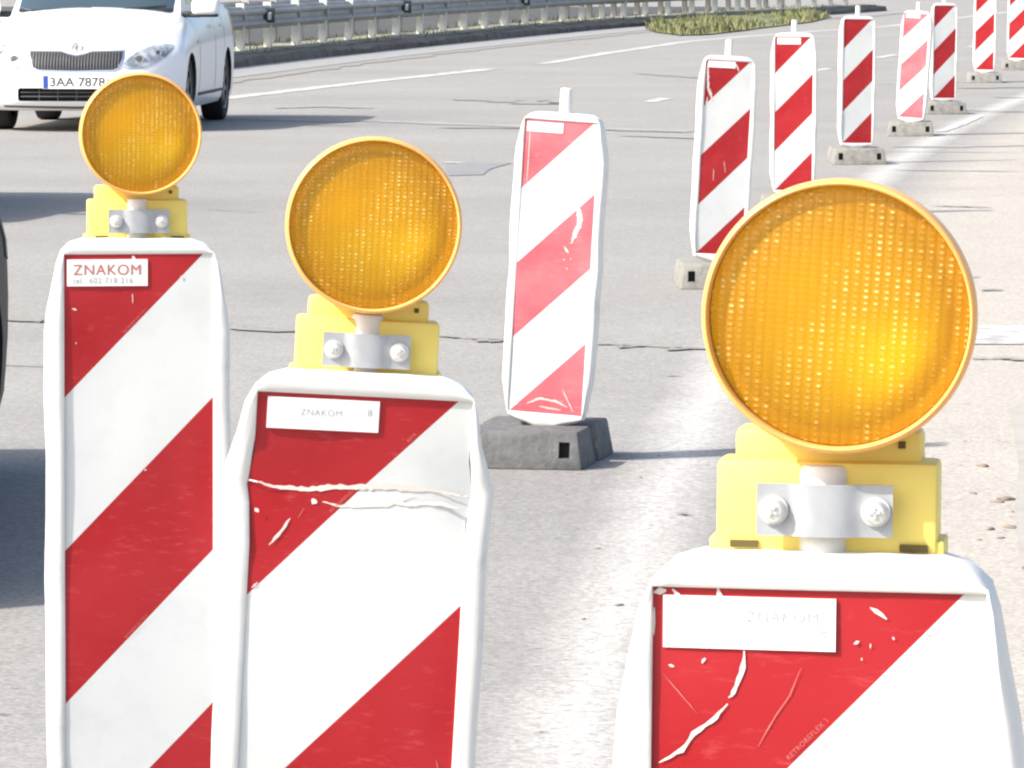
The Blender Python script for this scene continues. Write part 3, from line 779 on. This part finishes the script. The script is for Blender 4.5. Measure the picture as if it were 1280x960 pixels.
tg(pR, [([(-.072, .9395), (-.066, .925)], .006), ([(-.052, .896), (-.054, .880), (-.060, .866), (-.063, .862)], .0045), ([(-.064, .858), (-.075, .845), (-.088, .836), (-.096, .824), (-.112, .815)], .0042),
        ([(-.117, .936), (-.108, .937)], .006), ([(-.104, .938), (-.096, .930)], .0055), ([(-.117, .905), (-.1165, .925)], .003),
        ([(.036, .929), (.048, .921)], .0035), ([(.036, .902), (.037, .902)], .005), ([(.0265, .905), (.0275, .903)], .005), ([(.052, .907), (.053, .908)], .005), ([(.076, .912), (.077, .911)], .006),
        ([(-.082, .889), (-.080, .888)], .006), ([(-.106, .884), (-.102, .883)], .003), ([(.030, .892), (.031, .892)], .003)], 'chip', sR)
tg(pR, [([(-.012, .885), (-.02, .865), (-.03, .850), (-.042, .828)], .0014), ([(-.11, .878), (-.085, .850)], .0010)], 'pinkscratch', sR)

# ------------------------------------------------------------------ the car
def ss(t): t = max(0, min(1, t)); return t * t * (3 - 2 * t)
def Ttop(y): return .735 + .185 * ss(y / 1.15) + .06 * max(0, min(1, (y - 1.0) / 2.8))
def halfplan(Fy, W, Rr, rc=.40):
    pts = []
    for i in range(15):
        x = (i / 14) ** .8; pts.append((W * x, Fy + rc * x ** 4.2 * (1 - .15 * x)))
    y0 = pts[-1][1]; y1 = Rr - .25
    for i in range(1, 22):
        t = i / 22; y = y0 + (y1 - y0) * t; pts.append((W * (1 + .012 * math.sin(math.pi * t)), y))
    for i in range(9):
        a = i / 8 * math.pi / 2; pts.append((W * math.cos(a) ** .45 if i < 8 else 0, y1 + .25 * math.sin(a)))
    return pts
LV = [(.17, .12, .775), (.21, .045, .80), (.27, .01, .815), (.36, 0, .822), (.46, 0, .828), (.54, .012, .83), (.62, .035, .828), (.68, .07, .822), ('a', .105, .81), ('b', .15, .795), ('c', .20, .765)]
def lower_body(m):
    bm = bmesh.new(); rings = []
    for k, (z, F_, W) in enumerate(LV):
        hp = halfplan(F_, W, 3.98 - (.04 if k in (0,) else 0)); N_ = len(hp)
        pts = hp + [(-x, y) for x, y in reversed(hp[1:-1])]
        ring = []
        for x, y in pts:
            T = Ttop(y)
            if k <= 4: zz = z
            else:
                f = [.25, .45, .62, .78, .90, 1.0][k - 5]; zz = .46 + (T - .46) * f
            nf = {8: (.975, .99), 9: (.935, .98), 10: (.885, .965)}.get(k, (1, 1)); x *= nf[0] + (nf[1] - nf[0]) * ss((y - 1.1) / .9)
            ring.append(bm.verts.new((x, y, zz)))
        rings.append(ring)
    n = len(rings[0])
    for a, b in zip(rings, rings[1:]):
        for i in range(n): bm.faces.new((a[i], a[(i + 1) % n], b[(i + 1) % n], b[i]))
    top = rings[-1]; half = (n // 2); MM = 10; rows = []
    for i in range(half + 1):
        L_, R_ = top[i], top[(n - i) % n]
        if i == 0 or i == half: rows.append([L_] * (MM + 1)); continue
        row = [L_]
        for j in range(1, MM):
            t = j / MM; x = L_.co.x * (1 - 2 * t); y = L_.co.y; cr = .050 * ss((y - .15) / .5) + .012
            if y < .65: y -= 0
            row.append(bm.verts.new((x, y, L_.co.z + cr * (1 - (2 * t - 1) ** 2) ** .8)))
        row.append(R_); rows.append(row)
    for a, b in zip(rows, rows[1:]):
        for j in range(MM):
            vs = []
            for v in (a[j], a[j + 1], b[j + 1], b[j]):
                if v not in vs: vs.append(v)
            if len(vs) > 2: bm.faces.new(vs)
    bm.faces.new(rings[0])
    me = from_bm('body', bm, [m, M['black_plastic']], 35)
    cs = []
    for y in (.80, 3.27):
        for s in (-1, 1):
            b2 = bmesh.new(); add_lathe(b2, [(.322, .50), (.322, 1.1)], 40, 'X', cap0=True, cap1=True, c=(0, y, .30))
            if s < 0:
                for v in b2.verts: v.co.x *= -1
            cs.append(from_bm('c', b2, [m, M['black_plastic']], None))
    b2 = bmesh.new(); add_box(b2, (0, .02, .300), (.94, .30, .105), .02, 2); cs.append(from_bm('c', b2, [m, M['black_plastic']], None))
    for c in cs:
        for p in c.polygons: p.material_index = 1
    out = boolean(me, cs)
    for p in out.polygons: p.use_smooth = True
    out.set_sharp_from_angle(angle=R(32))
    return out
def cabin(m):
    bm = bmesh.new(); rings = []
    for z, F_, Rr, W in ((.86, .93, 3.93, .70), (.96, 1.08, 3.90, .69), (1.15, 1.36, 3.82, .65), (1.34, 1.66, 3.70, .60), (1.42, 1.84, 3.58, .565), (1.465, 2.0, 3.45, .50), (1.48, 2.12, 3.35, .42)):
        hp = halfplan(F_, W, Rr, rc=.16); pts = hp + [(-x, y) for x, y in reversed(hp[1:-1])]
        rings.append([bm.verts.new((x, y, z)) for x, y in pts])
    n = len(rings[0])
    for a, b in zip(rings, rings[1:]):
        for i in range(n): bm.faces.new((a[i], a[(i + 1) % n], b[(i + 1) % n], b[i]))
    bm.faces.new(rings[-1]); bm.faces.new(rings[0])
    return from_bm('cabin', bm, m, 50)
def bvh_of(me): return BVHTree.FromPolygons([v.co.copy() for v in me.vertices], [tuple(p.vertices) for p in me.polygons])
def patch(bvh, cols, rows, off, name, m, axis='front', skirt=.02, sm=50):
    """cols: (u, zlo, zhi); the sheet is laid onto the body seen along the axis and stands off by off"""
    org = {'front': lambda u, z: Vector((u, -2, z)), 'left': lambda u, z: Vector((3, u, z)), 'right': lambda u, z: Vector((-3, u, z))}[axis]
    dr = {'front': Vector((0, 1, 0)), 'left': Vector((-1, 0, 0)), 'right': Vector((1, 0, 0))}[axis]
    V = []; g = []
    for u, z0, z1 in cols:
        c = []
        for j in range(rows + 1):
            z = z0 + (z1 - z0) * j / rows; h = bvh.ray_cast(org(u, z), dr)
            p = h[0] if h[0] is not None else org(u, z) + dr * 2.2
            V.append(p - dr * off); c.append(len(V) - 1)
        g.append(c)
    Fc = [(g[i][j], g[i + 1][j], g[i + 1][j + 1], g[i][j + 1]) for i in range(len(g) - 1) for j in range(rows)]
    edge = [g[i][0] for i in range(len(g))] + [g[-1][j] for j in range(1, rows + 1)] + [g[i][rows] for i in range(len(g) - 2, -1, -1)] + [g[0][j] for j in range(rows - 1, 0, -1)]
    b0 = len(V)
    for e in edge: V.append(V[e] + dr * skirt)
    k = len(edge); Fc += [(edge[i], b0 + i, b0 + (i + 1) % k, edge[(i + 1) % k]) for i in range(k)]
    me = mesh(name, V, Fc, m); bm = bmesh.new(); bm.from_mesh(me); bmesh.ops.recalc_face_normals(bm, faces=bm.faces); bm.to_mesh(me); bm.free()
    smooth(me, sm); return me
def cols_from(lo, hi, u0, u1, n):
    def interp(P, u):
        for (a, za), (b, zb) in zip(P, P[1:]):
            if u <= b: return za + (zb - za) * (u - a) / (b - a)
        return P[-1][1]
    return [(u0 + (u1 - u0) * i / n, interp(lo, u0 + (u1 - u0) * i / n), interp(hi, u0 + (u1 - u0) * i / n)) for i in range(n + 1)]
def wheel_meshes():
    bm = bmesh.new(); add_lathe(bm, [(.19, -.085), (.215, -.092), (.27, -.095), (.288, -.085), (.296, -.06), (.298, 0), (.296, .06), (.288, .085), (.27, .095), (.215, .092), (.19, .085)], 48, 'X')
    ty = from_bm('tyre', bm, M['tyre'], 40)
    bm = bmesh.new(); add_lathe(bm, [(.192, .086), (.195, .06), (.19, .0), (.05, .03)], 40, 'X', cap1=True)
    for f in bm.faces: f.material_index = 1
    for i in range(7):
        a = 2 * math.pi * i / 7; vs = add_box(bm, (0, 0, .105), (.02, .045, .17), .004, 1)
        rm = Matrix.Rotation(a, 3, 'X')
        for v in vs: v.co = rm @ v.co + Vector((.07, 0, 0))
    add_lathe(bm, [(.04, .055), (.04, .082), (.02, .088)], 20, 'X', cap0=True, cap1=True)
    add_lathe(bm, [(.180, .084), (.194, .090), (.199, .084), (.194, .07)], 40, 'X')
    rm_ = from_bm('rim', bm, [M['alloy'], M['black_plastic']], 35)
    return ty, rm_
def build_car(loc, yaw, scale, label, steer=0):
    root = empty('passenger_car', loc, (0, 0, R(yaw)), scale); tag(root, label, 'car')
    body_me = lower_body(M['car_white']); cab_me = cabin(M['car_white'])
    bb, cb = bvh_of(body_me), bvh_of(cab_me)
    uncut = bb
    body = put('body', body_me, root); cab = put('cabin', cab_me, root)
    # underbody plate hides the view through the arches
    bm = bmesh.new(); add_box(bm, (0, 2.0, .24), (.98, 3.5, .10), .02, 1); put('underbody', from_bm('underbody', bm, M['black_plastic']), root)
    # windscreen and side glass
    ws = cols_from([(-.66, .985), (-.5, .955), (-.3, .935), (0, .925), (.3, .935), (.5, .955), (.66, .985)], [(-.66, 1.08), (-.56, 1.36), (0, 1.40), (.56, 1.36), (.66, 1.08)], -.635, .635, 30)
    put('windscreen', patch(cb, ws, 10, .004, 'windscreen', M['glass'], skirt=.01), root)
    cw = [(u, z0 - .035, z0 - .002) for u, z0, z1 in ws]
    put('cowl', patch(cb, cw, 2, .010, 'cowl', M['black_plastic'], skirt=.03), root)
    for s, ax in ((1, 'left'), (-1, 'right')):
        for u0, u1 in ((1.62, 2.40), (2.48, 3.25)):
            cs = cols_from([(u0, 1.00), (u1, 1.01)], [(u0, 1.16 if u0 < 2 else 1.36), (u0 + .35, 1.36), (u1, 1.36)], u0, u1, 12)
            put('side_window', patch(cb, cs, 6, .003, 'side_window', M['glass'], ax, skirt=.008), root)
    # wiper arms
    bm = bmesh.new()
    for x0, x1, z1 in ((.10, .58, .985), (-.52, -.02, .965)):
        h0 = cb.ray_cast(Vector((x0, -2, .945)), Vector((0, 1, 0)))[0]; h1 = cb.ray_cast(Vector((x1, -2, z1)), Vector((0, 1, 0)))[0]
        if h0 and h1:
            h0, h1 = h0 - Vector((0, .03, -.01)), h1 - Vector((0, .03, -.01)); d = h1 - h0
            rot = d.to_track_quat('X', 'Z').to_matrix(); add_box(bm, (h0 + h1) / 2, (d.length, .012, .016), .003, 1, rot=rot)
    put('wiper', from_bm('wiper', bm, M['black_plastic']), root)
    # grille with vertical bars, surround, badge
    lo = [(-.37, .60), (-.345, .52), (-.30, .50), (0, .492), (.30, .50), (.345, .52), (.37, .60)]
    hi = [(-.385, .645), (-.12, .640), (-.07, .622), (0, .608), (.07, .622), (.12, .640), (.385, .645)]
    gc = cols_from(lo, hi, -.372, .372, 44)
    sg = [(u * 1.035, z0 - .010 , z1 + .012) for u, z0, z1 in gc]
    sr = put('grille_surround', patch(bb, sg, 6, .008, 'grille_surround', M['chrome'], skirt=.02), root)
    gr_ = put('grille', patch(bb, gc, 6, .012, 'grille', M['black_plastic'], skirt=.01), root)
    V, Fc = [], []
    for i in range(-14, 15):
        u = i * .0245
        cc = cols_from(lo, hi, u - .0032, u + .0032, 1); p = patch(bb, [(a + .012 * (i / 14) * 0, b + .004, c - .004) for a, b, c in cc], 4, .020, 't', M['chrome'], skirt=.01)
        k = len(V); V += [v.co.copy() for v in p.vertices]; Fc += [tuple(k + q for q in f.vertices) for f in p.polygons]
    put('grille_bars', mesh('grille_bars', V, Fc, M['alloy']), gr_)
    h = bb.ray_cast(Vector((0, -2, .672)), Vector((0, 1, 0)))[0]
    bm = bmesh.new(); add_lathe(bm, [(.044, .02), (.044, -.006), (.040, -.012), (.035, -.010), (.034, -.007), (.001, -.007)], 32, 'Y', cap1=True)
    em = put('badge', from_bm('badge', bm, M['galv'], 40), root, h + Vector((0, -.008, 0)), (R(-18), 0, 0))
    bm = bmesh.new()   # winged arrow
    for poly in ([(-.004, -.024), (.004, -.024), (.004, .004), (.012, .004), (0, .022), (-.012, .004), (-.004, .004)], [(-.022, .006), (-.006, -.006), (-.006, -.012), (-.020, -.004)]):
        bm.faces.new([bm.verts.new((x, -.0095, z)) for x, z in poly])
    put('arrow_mark', from_bm('arrow_mark', bm, M['seam'], None), em)
    # bonnet edge seam
    # plate
    y_ = bb.ray_cast(Vector((0, -2, .40)), Vector((0, 1, 0)))[0].y - .022
    bm = bmesh.new(); add_box(bm, (0, y_, .402), (.52, .012, .112), .004, 1); pl = put('number_plate', from_bm('number_plate', bm, M['plate']), root)
    bm = bmesh.new(); add_box(bm, (-.236, y_ - .0068, .402), (.040, .002, .100)); put('blue_band', from_bm('blue_band', bm, M['plate_blue'], None), pl)
    me = text_mesh('3AA 7878', .098, M['ink_black'], .0015, 1.0); me.transform(Matrix.Translation((-.205, y_ - .0075, .369)) @ Matrix.Rotation(math.pi / 2, 4, 'X'))
    bx = max(v.co.x for v in me.vertices); k_ = .445 / (bx + .205)
    for v in me.vertices: v.co.x = -.205 + (v.co.x + .205) * k_
    put('lettering', me, pl)
    # lower intake bars
    bm = bmesh.new()
    add_box(bm, (0, .05, .285), (.90, .012, .008)); add_box(bm, (0, .05, .318), (.90, .012, .006))
    for x in (-.3, -.15, 0, .15, .3): add_box(bm, (x, .052, .300), (.005, .010, .10))
    put('intake_bars', from_bm('intake_bars', bm, M['galv'] if 0 else M['alloy'], None), root)
    # lip under the intake and lower dark strip
    cs = cols_from([(-.62, .195), (0, .185), (.62, .195)], [(-.62, .212), (0, .205), (.62, .212)], -.6, .6, 20)
    put('bumper_strip', patch(bb, cs, 2, .004, 'bumper_strip', M['seam'], skirt=.01), root)
    for s in (-1, 1):
        # headlights: swept-back drops
        lo_h = [(.37, .52), (.42, .505), (.52, .512), (.62, .545), (.70, .60), (.745, .66)]; hi_h = [(.37, .535), (.42, .60), (.50, .655), (.60, .695), (.70, .705), (.745, .69)]
        hc = cols_from(lo_h, hi_h, .372, .745, 16); hc = [(s * u, a, b) for u, a, b in hc]
        hl = put('headlight', patch(bb, hc, 8, .006, 'headlight', M['headlight_glass'], skirt=.012), root)
        for (u, z, rr, mm) in ((.50, .585, .038, 'chrome'), (.50, .585, .026, 'seam'), (.635, .635, .030, 'chrome'), (.635, .635, .018, 'seam')):
            hh = bb.ray_cast(Vector((s * u, -2, z)), Vector((0, 1, 0)))
            if hh[0] is None: continue
            bm = bmesh.new(); add_lathe(bm, [(rr, .0), (rr, -.010 if mm == 'chrome' else -.012), (rr * .7, -.011 if mm == 'chrome' else -.013)], 20, 'Y', cap1=True)
            rotz = math.atan2(-hh[1].x, hh[1].y * -1) if False else 0
            put('lamp_ring' if mm == 'chrome' else 'bulb', from_bm('ring', bm, M[mm]), hl, hh[0] + Vector((0, -.004, 0)), (0, 0, s * R(25) if u > .6 else s * R(10)))
        # mirrors
        bm = bmesh.new(); add_box(bm, (s * .90, 1.18, .985), (.23, .12, .145), .05, 4); mr = put('mirror', from_bm('mirror', bm, M['car_white'], 60), root)
        bm = bmesh.new(); add_box(bm, (s * .89, 1.19, .918), (.22, .11, .030), .012, 2); add_box(bm, (s * .78, 1.24, .925), (.16, .06, .05), .015, 2)
        put('mirror_foot', from_bm('mirror_foot', bm, M['black_plastic'], 60), mr)
        ax = 'left' if s > 0 else 'right'
        # seams of the doors, handles, protective strip
        for yy in (1.32, 2.36, 3.02):
            z0 = .25 if yy < 3 else .62
            put('door_seam', patch(bb, [(yy - .004, z0, .93), (yy + .004, z0, .93)], 10, .0015, 'door_seam', M['seam'], ax, skirt=.003), root)
        for yy in (2.10, 2.86):
            hh = bb.ray_cast(Vector((s * 3, yy, .82)), Vector((-s, 0, 0)))[0]
            bm = bmesh.new(); add_box(bm, hh + Vector((s * .012, 0, 0)), (.03, .17, .028), .01, 2); put('door_handle', from_bm('door_handle', bm, M['car_white'], 50), root)
        hh = patch(bb, [(1.28 + i * .1, .262, .285) for i in range(17)], 2, .010, 'sill_strip', M['black_plastic'], ax, skirt=.012); put('sill_strip', hh, root)
        bm = bmesh.new(); hh = bb.ray_cast(Vector((s * 3, 1.18, .70)), Vector((-s, 0, 0)))[0]; add_box(bm, hh, (.012, .05, .025), .004, 1)
        put('side_indicator', from_bm('side_indicator', bm, M['amber']), root)
        # rear lights
        hc = [(3.66 + i * .03, .72 - i * .004, .96) for i in range(8)]
        put('tail_light', patch(bb, hc, 4, .004, 'tail_light', M['amber'], ax, skirt=.01), root)
    # wheels
    ty, rm_ = wheel_meshes()
    for y in (.80, 3.27):
        for s in (-1, 1):
            st = R(steer) if y < 1 else 0
            wv = put('wheel', ty, root, (s * .715, y, .298), (0, 0, (0 if s > 0 else math.pi) + st)); wv.name = 'wheel'
            put('rim', rm_, wv)
    return root
fb = at(97, 165)
car = build_car(Vector((-(640 - 95) / 148 * 1.0, 6800 / 148, 0)), -3.8, 1.06,
    'white hatchback driving towards the camera behind the smallest orange lamp', steer=0)
car['group'] = 'cars in the lanes on the left'
def copy_tree(o, parent=None):
    c = o.copy(); col.objects.link(c); c.parent = parent
    for ch in [x for x in list(bpy.data.objects) if x.parent == o]: copy_tree(ch, c)
    return c
def repaint(root, m):
    for o in [x for x in bpy.data.objects if x.parent and (x.parent == root or x.parent.parent == root)]:
        if any(s.material == M['car_white'] for s in o.material_slots):
            o.data = o.data.copy()
            for i, s in enumerate(o.data.materials):
                if s == M['car_white']: o.data.materials[i] = m
dark = copy_tree(car); dark.location = (-2.331, 12.45, 0); dark.rotation_euler = (0, 0, 0); dark.scale = (1, 1, 1)
dark.scale = (1, 1, .90); dark['label'] = 'black car cut off by the left edge, only its dark side and tyre in view'; repaint(dark, M['car_dark'])
for o in bpy.data.objects:
    if o.parent == dark and o.name.startswith('tail_light'):
        o.data = o.data.copy(); o.data.materials[0] = M['black_plastic']
grey = copy_tree(car); grey.location = (-4.35, 30.2, 0); grey.rotation_euler = (0, 0, 0); grey.scale = (1, 1, 1)
grey['label'] = 'silver car beyond the left edge whose blue grey shadow falls on the road'; repaint(grey, M['car_silver'])

# small clods and chips on the shoulder
for i, (px, py, s_) in enumerate([(1229, 583, .016), (1258, 625, .018), (1246, 628, .012), (1262, 660, .014), (1238, 662, .012), (1215, 617, .009), (1224, 675, .007), (773, 757, .008), (747, 686, .005),
                                  (800, 597, .006), (730, 774, .005), (824, 570, .006), (1206, 552, .005), (1265, 640, .007), (1252, 673, .009)]):
    bm = bmesh.new(); bmesh.ops.create_icosphere(bm, subdivisions=2, radius=s_)
    for v in bm.verts:
        v.co *= 1 + .5 * mnoise.noise(v.co * 60 + Vector((i * 3, 0, 0))); v.co.z *= .45; v.co.x *= 1.8
    s_ *= .75; o = put('stone', from_bm('stone', bm, M['stone'], 60), None, at(px, py) + Vector((0, 0, s_ * .2)), (0, 0, random.uniform(0, 3)))
    tag(o, 'small dark clod or stone lying loose on the road surface', 'stone', 'loose stones on the road')
